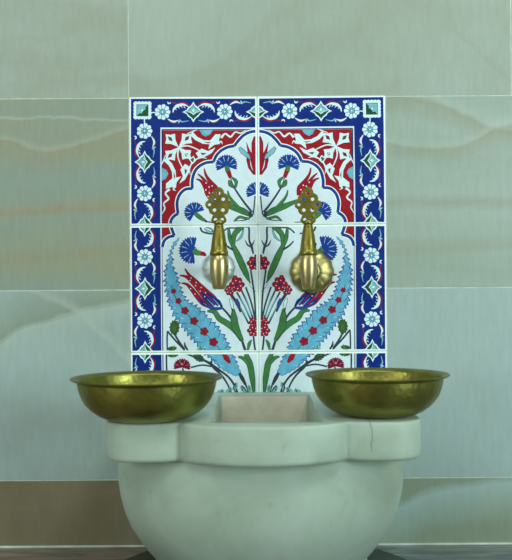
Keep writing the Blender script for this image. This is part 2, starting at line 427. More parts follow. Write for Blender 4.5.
sym('wine', [(288, 238), (312, 240), (296, 248)])
sym('pale', [(366, 182), (382, 166), (402, 178), (420, 160), (440, 164), (462, 152)], 's', [2.6, 1.6, 2.0, 1.3, 1.4, .5])
sym('pale', [(352, 205), (366, 196), (372, 206)], 's', [1.2, 1.6, .3])
sym('pale', [(262, 268), (290, 256), (312, 260)], 's', [1.2, 1.6, .4])
sym('pale', [(236, 166), (262, 156), (275, 150)], 's', [.6, 1.2, .5])
# re-cover what spills over the arch, then scalloped band
fill('white', [(p[0], p[1]) for p in ap] + [(166.8, 480), (258.6, 480)])
for s in arch:
    stroke('edge', s, 4.8)
for s in arch:
    stroke('deep', s, 2.9); stroke('azure', s, 2.1)

# --- flowers and foliage
def carnation(u, v, r, ang, spread, n=9, colr='azure', rays='pale'):
    pts = [(u, v)]; a0, a1 = ang - spread, ang + spread
    m = 2 * int(n * 1.6) + 2
    for i in range(m + 1):
        a = math.radians(a0 + (a1 - a0) * i / m)
        rr = r * (1.0 if i % 2 else .87) * (1 - .10 * abs(math.cos(math.pi * i / m * 1.0)) ** 6)
        pts.append((u + rr * math.cos(a), v - rr * math.sin(a)))
    fill(colr, pts)
    nr = max(3, int(n * .72))
    for k in range(1, nr):
        a = math.radians(a0 + (a1 - a0) * k / nr)
        stroke(rays, [(u + r * .42 * math.cos(a), v - r * .42 * math.sin(a)), (u + r * .80 * math.cos(a), v - r * .80 * math.sin(a))], [.25, .5], 0)
def blossom(u, v, r, core='blue', dots=True):
    disc('wine', u, v, r * 1.06, 30, 6, .14); disc('red', u, v, r * .92, 30, 6, .14)
    if dots:
        for k in range(6):
            a = k * math.pi / 3 + .3; disc('pale', u + r * .62 * math.cos(a), v + r * .62 * math.sin(a), r * .08 + .1, 6)
    disc(core, u, v, r * .28, 8)
# stems first
S = lambda pts, w=1.5: stroke('dark', pts, w)
S([(232.5, 184), (238, 193), (245, 203), (252.5, 212.5)], [1.6, 2.0, 2.4]); S([(255.4, 196), (254.6, 206), (253.4, 215)], 1.3)
S([(205, 221), (213, 222.5), (222, 223)], 1.2)
S([(252, 216), (246, 220), (234, 221)], [1.6, 1.2, .5])
S([(204, 219), (207.5, 222)], 2.2)
# centre tulip
fill('wine', [(246.6, 141.2), (250, 149.5), (252, 153), (252, 143), (254.4, 136.4), (258.6, 136.4), (258.6, 175.6), (253.4, 174.6), (248.6, 168), (246.8, 160), (248, 152)])
fill('red', [(247.2, 143.2), (249.8, 151), (252.2, 156), (253, 144), (255, 138), (258.6, 138), (258.6, 174.4), (253.8, 173.6), (249.4, 167.4), (247.8, 160), (248.8, 152.6)])
stroke('wine', [(252.4, 155), (253.6, 163), (255.5, 170)], .8); stroke('pale', [(250.6, 160), (251.6, 166), (253.4, 170.4)], [.3, .9, .3])
lens('teal', [(239.8, 147.4), (243, 151.5), (248, 155.8), (250.6, 159)], [1.6, 4.2, 3.4, .5], .7, 'mid')
# carnation 1
carnation(227, 166.4, 12.2, 93, 112, 11)
lens('leaf', [(227, 166), (228.6, 171.5)], [3.6, 4.4], .5); lens('red', [(228.6, 171), (231.2, 178)], [4.2, 3.0], .5)
lens('leaf', [(229.6, 180), (231, 184.5), (235.5, 188)], [.6, 3.4, .8]); lens('leaf', [(232.4, 177.6), (236.6, 181.6), (235.8, 188)], [.6, 2.6, .8])
S([(231, 177.6), (232.8, 183), (235.6, 188.6)], 1.0)
# carnation 2 at the seam
carnation(257.4, 193.6, 12.2, 90, 112, 10)
# carnation 3
carnation(195.6, 213, 11.4, 128, 112, 10)
lens('leaf', [(195.6, 213.2), (200, 217), (205, 220.4)], [3.4, 4.0, 2.2], .5)
# tulip 1 behind left key
for q, wd in (([(204.8, 168.6), (206.4, 175), (211, 182), (216.6, 188.4), (217, 196)], [.3, 1.8, 3.2, 4.0, 3.6]),
              ([(198.4, 174), (203, 178), (208, 184.6), (212.4, 191), (213.6, 199)], [.3, 1.8, 3.4, 4.2, 4.0]),
              ([(196.8, 179), (201.4, 181), (205.6, 187), (208, 193.6), (212.4, 200)], [.3, 1.8, 3.4, 4.2, 4.0])):
    lens('red', q, wd, .6, 'wine')
for (u, v) in ((206.6, 183), (209.6, 187), (212.6, 186), (206.4, 190), (210, 193), (215, 190.4), (213.4, 193), (208.6, 196.6)): disc('pale', u, v, .75, 6)
lens('mid', [(209.4, 198), (213.4, 201.4), (218, 202)], [1.5, 4.5, 1.5], .4)
lens('leaf', [(216, 200), (231, 206.4), (243, 211), (252.6, 216)], [1, 4.6, 5.4, 2.2])
lens('leaf', [(228.2, 190.6), (229.6, 196), (234.6, 203), (245, 212)], [.4, 1.8, 2.8, 1], .5)
S([(252, 217), (249.6, 212)], 3.4)
lens('leaf', [(234.6, 221.4), (239.6, 217.2), (245, 218), (250, 219)], [.5, 2.0, 1.6, 1], .7)
# row two: top sprays
S([(201, 227), (203, 231.5), (210, 233.6), (217, 234)], [1.8, 1.8, 1.4]); S([(206, 227), (212, 229), (214, 233)], 1.2)
lens('teal', [(205, 228.4), (209, 231.6), (214, 232.6)], [.6, 2.4, .8], .5)
S([(222, 233.5), (228, 228.4), (236, 228), (247.4, 226.8), (249.4, 229), (249.6, 240), (252, 247), (253.6, 254)], [1.6, 1.4, 1.4, 1.5, 1.9, 1.9, 2.6, 1.4])
S([(245.4, 240), (248, 245), (251.6, 247)], [.4, 1.8, 1.2]); S([(255, 240), (253, 244), (251.8, 247)], [.4, 1.6, 1.2])
lens('leaf', [(229, 228), (230.4, 238), (234, 246.5), (238.5, 256), (243, 266), (246.5, 274), (249.4, 281)], [1, 3, 3.4, 5.4, 5.6, 4.4, .6])
lens('leaf', [(234.6, 244), (234.4, 236), (238, 230.6), (244.4, 227.6)], [1.2, 4.0, 4.4, .6]); lens('teal', [(236.6, 241.5), (241.6, 236.6), (244, 229)], [.4, 2.2, .4], .5)
S([(223, 241.5), (228, 246.5), (234, 250)], [1.2, 1.8, 2.4])
S([(249.6, 281), (252, 286), (255, 292)], [1.6, 1.4, 1.4])
lens('white', [(252.6, 287.6), (250.4, 283)], [1.6, 2], .5)
# carnation 4
carnation(194.4, 250.4, 15.4, 176, 100, 11)
carnation(194.4, 250.4, 4, 0, 150, 3)
lens('leaf', [(193.6, 250.6), (197.6, 252.6), (201.6, 253.2)], [3.6, 5.0, 3.6], .5); lens('red', [(201, 253.4), (204.4, 254), (206.4, 256)], [3.6, 3.6, 1.2], .5, 'wine')
# feather leaf
Lf = [(181.5, 236.8), (175.7, 241), (170.6, 251), (167, 264), (165.4, 278.7), (166.2, 288), (168.4, 296), (172.6, 311), (179.8, 321.5), (187, 332), (193.7, 340), (202, 349.6), (209.3, 357), (220, 367.5), (236, 376.5)]
Rt = [(181.5, 236.8), (177.6, 243.6), (173.8, 251), (174, 263), (178.6, 277), (181.5, 287), (186, 297.6), (191.6, 302.6), (200, 307), (210.6, 318), (220, 329), (228.6, 342), (233.4, 353), (238.6, 365), (242, 374)]
def saw(line, side, amp, step, base=0.0):
    p = spline(line, 8); out = []; acc = 0; d = 0
    n = len(p)
    for i in range(n):
        if i: d += math.hypot(p[i][0] - p[i - 1][0], p[i][1] - p[i - 1][1])
        a = p[max(0, i - 1)]; b = p[min(n - 1, i + 1)]; L = math.hypot(b[0] - a[0], b[1] - a[1]) or 1
        f = (d % step) / step; env = min(1, i / (n * .22)) * min(1, (n - i) / (n * .16))
        k = (base + amp * f) * env * side
        out.append((p[i][0] - (b[1] - a[1]) / L * k, p[i][1] + (b[0] - a[0]) / L * k))
    return out
l2, r2 = saw(Lf, 1, 4.0, 5.0, -3.3), saw(Rt, -1, 4.0, 5.0, -3.3)
l3, r3 = saw(Lf, 1, 4.9, 5.0, -2.6), saw(Rt, -1, 4.9, 5.0, -2.6)
def quadstrip(colr, A, B):
    SHAPES.append((colr, [[P(*A[i]), P(*A[i + 1]), P(*B[i + 1]), P(*B[i])] for i in range(len(A) - 1)]))
quadstrip('mid', l3, r3); quadstrip('sky', l2, r2)
ctr = [((a[0] + b[0]) / 2, (a[1] + b[1]) / 2) for a, b in zip(spline(Lf, 8), spline(Rt, 8))]
ls, rs = spline(Lf, 8), spline(Rt, 8)
for i in range(24, len(ctr) - 8, 4):
    for e in (ls, rs):
        a = (ctr[i][0] * .45 + e[i][0] * .55, ctr[i][1] * .45 + e[i][1] * .55); b = e[max(0, i - 3)]
        stroke('mid', [a, ((a[0] + b[0]) / 2 + .4, (a[1] + b[1]) / 2), (b[0] * .85 + a[0] * .15, b[1] * .85 + a[1] * .15)], [.25, .8, .4], 0)
        if i % 8 == 0: stroke('pale', [(a[0] + .8, a[1]), (a[0] * .5 + b[0] * .5 + .9, a[1] * .5 + b[1] * .5)], [.2, .6], 0)
S([(172.5, 285), (176, 296), (183, 307), (193, 319.5), (204, 331), (216, 344), (228, 360)], .6)
for (u, v, r) in ((174.8, 291.2, 2.6), (179.6, 301, 3.1), (186, 310.6, 3.8), (195, 321, 4.0), (205.1, 331.4, 4.1), (214.2, 342, 4.3)):
    disc('wine', u, v, r * .95, 30, 5, .16); disc('red', u, v, r * .74, 30, 5, .16); disc('wine', u, v, r * .3, 8)
    for k in range(5):
        a = k * 1.256 + .5; stroke('wine', [(u, v), (u + r * .9 * math.cos(a), v + r * .9 * math.sin(a))], .45, 0)
lens('red', [(223.6, 353.4), (227, 358), (230.6, 363)], [1.6, 5, 1.2], .6, 'wine')
# tulip 2
for q, wd in (([(185.8, 268.6), (190, 275), (196, 281), (206, 291), (213.5, 298), (219.6, 305)], [.3, 2.0, 3.8, 5.0, 5.8, 3]),
              ([(180.8, 275.4), (187, 276.6), (193, 281.6), (201, 290.6), (207.6, 298.6), (215, 306)], [.3, 2.0, 3.6, 4.8, 5.6, 3.4]),
              ([(182.6, 283), (188, 284.4), (193, 289.6), (198.6, 297), (204, 303), (211, 307)], [.3, 2.0, 3.4, 4.2, 4.4, 2.4])):
    lens('red', q, wd, .7, 'wine')
    stroke('blue', q[-3:], [.4, wd[-2] * .8, wd[-1] * .9])
    stroke('sky', [q[-2], q[-1]], [.3, 1.2], 0)
lens('mid', [(207, 305.4), (214, 308.6), (223.6, 308)], [1.2, 3.2, 1.6], .5, 'deep')
stroke('blue', [(213, 297), (219, 301), (222.6, 307)], [.6, 3.2, 2])
for (u, v) in ((192, 278), (197, 282.6), (202, 287.4), (191, 280.4), (196.4, 285.6), (201, 291), (206.4, 292.6), (191.6, 288.6), (196, 294), (205.6, 296.6)): disc('pale', u, v, .62, 6)
S([(223, 308), (230, 316), (237, 328), (242, 340), (245.6, 351), (250, 368), (253, 390)], [1.8, 2.2, 1.8, 2.6, 2.6, 1.6])
# leaves on that stem
lens('leaf', [(208, 311.2), (215, 311.8), (220, 318.5), (228, 323.6), (236, 331), (241.6, 341)], [.5, 3.6, 4.6, 5, 4.4, 1])
lens('leaf', [(233.8, 308.6), (234.4, 318), (236, 327), (243, 341)], [.6, 6, 6.4, 1.4])
S([(231.4, 299), (231.8, 306), (233, 312)], 1.2); lens('pale', [(230.6, 298), (232, 302.6), (233, 308)], [.6, 3.0, 1.6], .6)
# fan of grey stems and red blossoms
for a, b in (((232, 294), (249, 324)), ((237, 292), (251.4, 321)), ((241.6, 290), (253.6, 320)), ((246, 287), (255.4, 320)), ((251, 270), (255.8, 318)), ((228.8, 292), (241, 312))):
    S([a, ((a[0] + b[0]) / 2 + 1, (a[1] + b[1]) / 2), b], 1.7)
for a, b in (((236.4, 299), (247.6, 319)), ((240.6, 297), (250.6, 317)), ((245.6, 296), (252.6, 315))): stroke('teal', [a, b], 1.1, 0)
lens('mid', [(236.6, 298.6), (238, 303.4), (240, 307)], [1.5, 4, 1.5], .5)
blossom(237.2, 284.6, 6.6); blossom(230.4, 290.2, 4.6, 'mid'); blossom(235.6, 277.6, 2.2, 'leaf', False)
blossom(254.4, 263.2, 6.2); blossom(257.6, 258.6, 3.8, 'wine', False)
blossom(254.2, 322.6, 4.6, 'wine'); blossom(253.4, 330.6, 5.2, 'blue')
S([(253.6, 336), (254.4, 344), (255.6, 352)], 1.8); S([(247.6, 350), (249, 343), (252, 340)], 1.4)
lens('leaf', [(248.2, 350), (249.4, 344), (251.6, 340)], [1, 3, .6], .5)
# pine-cone leaf and sprigs
def cone(u, v, a, b, rot, colr='moss'):
    pts = []
    for i in range(36):
        t_ = 2 * math.pi * i / 36; k = 1 + (.13 if i % 3 == 0 else -.06)
        x, y = a * k * math.cos(t_), b * k * math.sin(t_)
        pts.append((u + x * math.cos(rot) - y * math.sin(rot), v + x * math.sin(rot) + y * math.cos(rot)))
    fill(colr, pts)
    for k in (-1, 0, 1): stroke('leaf', [(u + k * a * .3 * math.cos(rot) + b * .5 * math.sin(rot), v - b * .5 + k), (u + k * a * .2, v + b * .5)], .5, 0)
cone(175.8, 327.4, 4.8, 7.4, .05)
S([(176, 334), (180, 341), (185.6, 349)], 1.9); S([(168.8, 331), (177, 340.6), (186, 350)], 1.8); S([(168.8, 331), (168.6, 340), (168.8, 350)], 1.5)
S([(185.8, 342), (186.4, 346), (189, 350)], [.6, 2.2, 1.6]); cone(173.6, 348.4, 2.2, 4.6, 1.45)
cone(200.6, 347.8, 1.8, 3.2, .9, 'teal')
# bottom row
S([(168, 354), (168.2, 366), (169, 380)], 1.6); cone(174.4, 354.6, 2.6, 5.4, 1.5); cone(199.6, 357.4, 3.6, 6, -1.0)
S([(186, 353), (196, 357), (206.5, 361), (214, 365.6), (221, 370.6), (230, 378), (236.6, 389), (239, 400)], [1.5, 2, 2.6, 2.4, 2, 2, 1.6])
S([(192, 367.4), (203, 365), (212.6, 366.4)], 1.6); S([(211.6, 361), (214, 367), (222, 375), (228, 384), (233, 396)], [1.8, 2.4, 2, 1.6, 1.6])
carnation(183.4, 367.4, 9.4, 88, 105, 8, 'wine', 'pink'); disc('pink', 183.4, 364, 1.1, 8)
S([(184, 368), (186, 378), (190, 396)], 1.6)
lens('dark', [(239.6, 373), (242.4, 378), (246, 385)], [2.2, 3.6, 1.5], .3); S([(245.8, 384), (248, 391), (249, 400)], 1.5)
lens('leaf', [(246, 353.6), (250, 364), (252.4, 378), (254, 392)], [2.6, 5.2, 4.6, 1.2]); lens('leaf', [(238.6, 356.8), (244, 358.6), (249.6, 366)], [.5, 2.8, 1.6])
for (u, v, r0) in ((236, 386, .3), (243, 389, -.4), (221.5, 391.4, 1.4), (249.6, 388.6, -.2), (229.6, 390, 1.1)): cone(u, v, 1.9, 3.8, r0, 'teal')
S([(236, 383), (234, 388), (237, 394)], 1.2); S([(247, 393), (244.6, 388), (242, 386)], 1.2)
# lower part of that row (continues down behind the basin): stems gathered in a small vase
for x0, x1 in ((239, 252), (233, 250), (249, 254), (254, 256), (190, 244)): S([(x0, 394), ((x0 + x1) / 2 - 2, 412), (x1, 430)], 1.8)
fill('blue', [(246, 430), (258.6, 430), (258.6, 466), (244, 466), (240, 452)]); fill('pale', [(249, 440), (258.6, 438), (258.6, 452), (248, 450)])
lens('leaf', [(200, 396), (210, 412), (226, 430)], [.6, 5, .8]); carnation(186, 430, 10, 110, 105, 9); blossom(214, 446, 6)

# --- build the six tiles
tile_white = PN.index('edge')
def clip(poly, x0, x1, y0, y1):
    for ax, lim, sg in ((0, x0, 1), (0, x1, -1), (1, y0, 1), (1, y1, -1)):
        out = []
        for i in range(len(poly)):
            a, b = poly[i - 1], poly[i]
            ia, ib = (a[ax] - lim) * sg >= 0, (b[ax] - lim) * sg >= 0
            if ia != ib:
                f = (lim - a[ax]) / (b[ax] - a[ax]); out.append((a[0] + (b[0] - a[0]) * f, a[1] + (b[1] - a[1]) * f))
            if ib: out.append(b)
        poly = out
        if len(poly) < 3: return None
    return poly
panel = empty('tile_panel', (xu(PXC), 0, zv(352.3)), 'blue, red and white floral ceramic tile panel with carnations and tulips set in the wall', 'tile panel')
YF = -0.0014
ROWS = [(96.4, 224.5), (225.3, 351.6), (352.4, 478.6)]
for (q0, q1) in ROWS:
    for side in (-1, 1):
        bm = bmesh.new()
        def W(x, q, y): return (x / 630.0, y, zv(q) - zv(352.3))
        a, b = (-128.0, -0.35) if side < 0 else (0.35, 128.0)
        z0, z1 = zv(q1) - zv(352.3), zv(q0) - zv(352.3)
        box(bm, a / 630, b / 630, YF, 0.0012, z0, z1, 0.0010, 2)
        for f in bm.faces: f.material_index = tile_white
        # glaze ground slightly tinted inside edge
        ins = 1.6
        X0, X1, Q0, Q1 = a + ins, b - ins, q0 + ins, q1 - ins
        def poly(p, y, mi):
            vs_ = [bm.verts.new(W(x, q, y)) for x, q in p]
            try: f = bm.faces.new(vs_)
            except ValueError: return
            f.normal_update()
            if f.normal.y > 0: f.normal_flip()
            f.material_index = mi
        poly([(X0, Q0), (X1, Q0), (X1, Q1), (X0, Q1)], YF - 3e-6, PN.index('white'))
        for k, (cl, ps) in enumerate(SHAPES):
            for p in ps:
                if side > 0: p = [(-x, q) for x, q in p]
                c = clip(p, X0, X1, Q0, Q1)
                if c: poly(c, YF - 6e-6 - k * 6e-7, PN.index(cl))
        obj('tile', bm, PM, panel, smooth=False, recalc=False)

# ------------------------------------------------------------------ marble basin
t = NT('pale_marble')
co = t.coord('Object')
n1 = t.noise(co, 9, 6, 0.6, 0.6)
base = t.ramp(n1, [(0.3, rgb(152, 166, 148, 1.25)), (0.5, rgb(166, 181, 164, 1.25)), (0.7, rgb(176, 191, 176, 1.25))])
n2 = t.noise(t.coord('Object', scale=(1, 1, .6)), 70, 4, 0.7)
base = t.mix(t.ramp(n2, [(0.60, (0, 0, 0)), (0.78, (.45, .45, .45))]), base, rgb(128, 132, 108, 1.2))
# warm stain patches
n3 = t.noise(co, 4.5, 3, 0.5, 0.4)
base = t.mix(t.ramp(n3, [(0.56, (0, 0, 0)), (0.72, (.5, .5, .5))]), base, rgb(176, 168, 140, 1.25))
# crack in the right lobe
sp = t.n('ShaderNodeSeparateXYZ'); t.l(co, sp.inputs[0])
wv = t.math('MULTIPLY', t.math('SUBTRACT', t.noise(t.coord('Object', scale=(0, 0, 1)), 60, 2), 0.5), 0.010)
dd = t.math('ABSOLUTE', t.math('SUBTRACT', t.math('SUBTRACT', sp.outputs[0], 0.1305), wv))
ck = t.math('LESS_THAN', dd, 0.0006)
ck = t.math('MULTIPLY', ck, t.math('LESS_THAN', sp.outputs[1], -0.10))
ck = t.math('MULTIPLY', ck, t.math('GREATER_THAN', sp.outputs[2], 0.205))
base = t.mix(t.math('MULTIPLY', ck, 0.55), base, rgb(88, 88, 66))
t.l(base, t.b.inputs['Base Color']); t.set(Roughness=0.42); t.b.inputs['Specular IOR Level'].default_value = 0.35
t.b.inputs['Subsurface Weight'].default_value = 0.12; t.b.inputs['Subsurface Radius'].default_value = (0.02, 0.02, 0.015); t.b.inputs['Subsurface Scale'].default_value = 0.4
t.bump(t.noise(co, 40, 5, 0.6), 0.12, 0.002)
MARBLE = t.m
t = NT('beige_marble')  # paler, beiger stone for the back wall of the cavity
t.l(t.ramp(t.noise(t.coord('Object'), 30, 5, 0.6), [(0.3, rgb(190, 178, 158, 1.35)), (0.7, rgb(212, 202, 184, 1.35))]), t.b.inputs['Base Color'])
t.set(Roughness=0.5); BEIGE_M = t.m
BX = 0.008; RT, RB = 0.2402, 0.1924
basin = empty('wash_basin', (BX, -0.16, 0), 'pale marble wash basin with lobed rim standing below the floral tile panel', 'basin')
def half_outline():
    h = []
    for k in range(11):
        x = .096 * k / 10; h.append((x, -.331 + .030 * (k / 10) ** 2))
    h += [(.0985, -.2955), (.1015, -.2920), (.106, -.2925), (.113, -.2955), (.124, -.2985), (.145, -.3000), (.166, -.2985), (.180, -.293), (.190, -.284), (.196, -.270), (.198, -.25),
          (.198, -.20), (.198, -.14), (.198, -.08), (.197, -.045), (.193, -.022), (.184, -.010), (.172, -.0045), (.15, -.0035), (.10, -.0035), (.05, -.0035)]
    return h
h = half_outline()
OUT = h + [(0, -.0035)] + [(-x, y) for x, y in reversed(h[1:])]
# counter-clockwise normals by finite differences
def inset(poly, d):
    n = len(poly); res = []
    area_ = sum(poly[i - 1][0] * poly[i][1] - poly[i][0] * poly[i - 1][1] for i in range(n))
    sg = 1 if area_ > 0 else -1
    for i in range(n):
        a, b = poly[i - 1], poly[(i + 1) % n]; L = math.hypot(b[0] - a[0], b[1] - a[1]) or 1
        nx, ny = -(b[1] - a[1]) / L * sg, (b[0] - a[0]) / L * sg
        y = poly[i][1] + ny * d
        res.append((poly[i][0] + nx * d, min(y, -.0035)))
    return res
def rrect(x0, x1, y0, y1, r, n=6):
    pts = []
    for cx, cy, a0 in ((x1 - r, y1 - r, 0), (x0 + r, y1 - r, 90), (x0 + r, y0 + r, 180), (x1 - r, y0 + r, 270)):
        for k in range(n + 1):
            a = math.radians(a0 + 90 * k / n); pts.append((cx + r * math.cos(a), cy + r * math.sin(a)))
    return pts
bm = bmesh.new()
def ring(poly, z): return [bm.verts.new((x, y + .16, z)) for x, y in poly]
def bridge(A, B):
    n = len(A)
    return [bm.faces.new((A[i], A[(i + 1) % n], B[(i + 1) % n], B[i])) for i in range(n)]
prof = [(.0060, RB), (.0030, RB + .0008), (.0012, RB + .0026), (0.0003, RB + .006), (0, RB + .016), (0, RB + .030), (0, RT - .003), (.0004, RT - .0012), (.0010, RT - .0004), (.0020, RT)]
rs_ = [ring(inset(OUT, d), z) for d, z in prof]
for A, B in zip(rs_, rs_[1:]): bridge(A, B)
HY1 = -.030
HOLE = [(-.066, -.030), (-.066, -.080), (-.066, -.145), (-.066, -.20), (-.066, -.290), (.073, -.290), (.073, -.20), (.073, -.145), (.073, -.080), (.073, -.030)]
def soft(poly, d, r=.004):
    q = inset2(poly, d); out = []
    for i in range(len(q)):
        p = Vector(q[i]); a = (Vector(q[i - 1]) - p).normalized() * r; b = (Vector(q[(i + 1) % len(q)]) - p).normalized() * r
        out += [tuple(p + a), tuple(p + a * .3 + b * .3), tuple(p + b)]
    return out
def inset2(poly, d):
    c = Vector((0, -.17)); return [tuple(Vector(p) + (c - Vector(p)).normalized() * d * 1.2) for p in poly]
hole = [(soft(HOLE, -.003), RT), (soft(HOLE, -.0008), RT - .0010), (soft(HOLE, 0), RT - .0036), (soft(HOLE, 0), RB), (soft(HOLE, .006), .12), (soft(HOLE, .024), .098)]
hs = [ring(p, z) for p, z in hole]
for A, B in zip(hs, hs[1:]): bridge(A, B)
bm.faces.new(hs[-1])
def edges_of(R): return [bm.edges.get((R[i], R[(i + 1) % len(R)])) for i in range(len(R))]
bmesh.ops.triangle_fill(bm, use_beauty=True, edges=edges_of(rs_[-1]) + edges_of(hs[0]))
bmesh.ops.triangle_fill(bm, use_beauty=True, edges=edges_of(rs_[0]) + edges_of(hs[3]))
for v in bm.verts:
    if v.co.z > RT - .01: v.co.z += .0045 * max(0.0, min(1.0, (v.co.y - .16 + .14) / .085))
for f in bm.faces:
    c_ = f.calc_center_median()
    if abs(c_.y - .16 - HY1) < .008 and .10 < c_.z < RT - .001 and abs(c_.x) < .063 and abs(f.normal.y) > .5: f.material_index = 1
obj('rim', bm, [MARBLE, BEIGE_M], basin, angle=40)
# body: D shaped sections
bm = bmesh.new()
secs = [(.1915, .192), (.182, .194), (.165, .195), (.145, .1945), (.1275, .192), (.107, .187), (.086, .1785), (.066, .166), (.052, .1555), (.042, .147)]
def dsec(a, z, n=40):
    b = .139 * (a / .195) ** 1.2; pts = []
    for k in range(n + 1):
        th = math.pi * k / n; c, s = math.cos(th), math.sin(th); e = 2 / 2.25
        pts.append((a * math.copysign(abs(c) ** e, c), -.16 - b * abs(s) ** e))
    pts += [(-a, -.11), (-a, -.06), (-a * .985, -.012), (-a * .95, -.0035), (0, -.0035), (a * .95, -.0035), (a * .985, -.012), (a, -.06), (a, -.11)]
    return ring(pts, z)
R_ = [dsec(a, z) for z, a in secs]
for A, B in zip(R_, R_[1:]): bridge(A, B)
bm.faces.new(R_[-1])
obj('body', bm, MARBLE, basin, angle=50).location.x = -.003
bm = bmesh.new()
R_ = [dsec(a, z) for z, a in ((.0425, .140), (.040, .144), (.036, .1455), (.020, .1455), (.0145, .147), (0.0125, .147))]
for A, B in zip(R_, R_[1:]): bridge(A, B)
bm.faces.new(R_[0]); bm.faces.new(R_[-1])
obj('foot', bm, MARBLE, basin, angle=50).location.x = -.003

t = NT('dark_grey')
t.l(t.ramp(t.noise(t.coord('Object'), 22, 5, 0.6), [(0.3, rgb(40, 44, 40)), (0.7, rgb(62, 68, 62))]), t.b.inputs['Base Color']); t.set(Roughness=0.45)
bm = bmesh.new(); pl = []
for k in range(96):
    a = 2 * math.pi * k / 96; pl.append((.231 * math.cos(a), min(-.20 + .218 * math.sin(a), -.0050)))
R_ = [[bm.verts.new((x * q, (y + .2) * q if y < -.006 else y + .2, z)) for x, y in pl] for q, z in ((1, 0), (1, .009), (.994, .0115), (.985, .0125))]
for A, B in zip(R_, R_[1:]): bridge(A, B)
bm.faces.new(R_[0]); bm.faces.new(R_[-1])
o = obj('dark_disc', bm, t.m, angle=50); o.location = (BX, -.2, 0)  # low dark disc between basin foot and floor
tag(o, 'low dark disc on the floor under the marble wash basin', 'dark_disc')

# ------------------------------------------------------------------ brass
def brass(name, c1, c2, rough, bump, bscale, k=1.0, metal=1.0):
    t = NT(name); co = t.coord('Object')
    n = t.noise(co, 28, 5, 0.6, 0.4)
    t.l(t.ramp(n, [(0.3, rgb(*c1, k)), (0.65, rgb(*c2, k))]), t.b.inputs['Base Color'])
    t.set(Metallic=metal)
    rr = t.ramp(t.noise(co, 45, 4), [(0.3, (rough * .8,) * 3), (0.7, (rough * 1.3,) * 3)])
    t.l(rr, t.b.inputs['Roughness'])
    v = t.n('ShaderNodeTexVoronoi'); v.inputs['Scale'].default_value = bscale; t.l(co, v.inputs['Vector'])
    t.bump(v.outputs[0], bump, 0.003)
    return t.m
BOWL_M = brass('tarnished_bowl_brass', (128, 126, 60), (156, 152, 76), 0.38, 0.13, 150)
BOWL_M2 = brass('darker_bowl_brass', (130, 124, 60), (158, 150, 76), 0.38, 0.13, 150)
TAP_M = brass('olive_tap_brass', (132, 120, 52), (160, 146, 70), 0.38, 0.05, 120)
TAP_G = brass('polished_tap_brass', (186, 166, 112), (210, 190, 136), 0.30, 0.03, 60)
ROS_M = brass('aged_rosette_brass', (152, 142, 88), (184, 172, 114), 0.34, 0.06, 90)
ROS_PALE = brass('rosette_painted_sheen', (206, 214, 206), (222, 228, 220), 0.50, 0.05, 90)  # mirrored white tile is painted into the pale colour of this rosette
# bowls
def bowl(loc, rz, mat, label, k=1.0):
    b = empty('bowl', loc, label, 'bowl', 'brass bowls on the basin rim'); b.rotation_euler = (0, 0, rz)
    bm = bmesh.new()
    outer = [(.010, .0006), (.038, .0004), (.0445, .0008), (.0520, .0026), (.0600, .0062), (.0680, .0115), (.0745, .0178), (.0797, .0252), (.0832, .0335), (.0852, .0415), (.0860, .0470)]
    inner = [(.0842, .0472), (.0834, .0415), (.0814, .0340), (.0779, .0262), (.0728, .0192), (.0664, .0132), (.0588, .0084), (.0510, .0050), (.0430, .0030), (.030, .0024), (.010, .0024)]
    wob = lambda a, hh: 1 + .004 * math.sin(3 * a + 1) * (hh / .045)
    lathe(bm, [(r * k, hh * 1.03) for r, hh in outer + inner], 72, wob=wob)
    obj('bowl_body', bm, mat, b, angle=60)
    bm = bmesh.new()
    lip = [(.0855, .0462), (.0880, .0478), (.0918, .0491), (.0936, .0500), (.0942, .0510), (.0934, .0517), (.0905, .0510), (.0868, .0498), (.0840, .0482), (.0836, .0466)]
    rr = [(r * k, hh * 1.03) for r, hh in lip]
    lathe(bm, rr + [rr[0]], 72, wob=wob, cap0=False, cap1=False)
    bmesh.ops.remove_doubles(bm, verts=bm.verts, dist=1e-6)
    obj('rim', bm, mat, b, angle=60)
def at(u, v, y):
    th = math.radians(0.4); du, dv = u - 256, v - 280
    u2 = 256 + du * math.cos(th) - dv * math.sin(th); v2 = 280 + du * math.sin(th) + dv * math.cos(th)
    d = CAM_D + y
    return ((u2 - 256) * d / FPX, y, CAM_Z - (v2 - HOR) * d / FPX)
xl = at(147.5, 377, -.256)[0]; xr = at(376.8, 375, -.230)[0]
bowl((xl, -.256, RT), 0.4, BOWL_M, 'olive brass bowl resting on the left lobe of the basin rim', 1.018)
bowl((xr, -.230, RT), 2.1, BOWL_M2, 'olive brass bowl resting on the right lobe of the basin rim, beside its crack', .985)

# ------------------------------------------------------------------ taps
def plate_mesh(outline, holes, thick):
    cu = bpy.data.curves.new('plate', 'CURVE'); cu.dimensions = '2D'; cu.fill_mode = 'BOTH'
    cu.extrude = thick / 2; cu.bevel_depth = .0007; cu.bevel_resolution = 1; cu.offset = -.0006
    def add(pts):
        s = cu.splines.new('POLY'); s.points.add(len(pts) - 1)
        for p, (x, y) in zip(s.points, pts): p.co = (x, y, 0, 1)
        s.use_cyclic_u = True
    add(outline)
    for (x, y, r) in holes: add([(x + r * math.cos(i * math.pi / 8), y + r * math.sin(i * math.pi / 8)) for i in range(16)])
    o = bpy.data.objects.new('plate', cu); COL.objects.link(o)
    dg = bpy.context.evaluated_depsgraph_get(); me = bpy.data.meshes.new_from_object(o.evaluated_get(dg))
    bpy.data.objects.remove(o); bpy.data.curves.remove(cu)
    me.transform(Matrix.Rotation(math.radians(90), 4, 'X'))
    return me
PS = 672.0
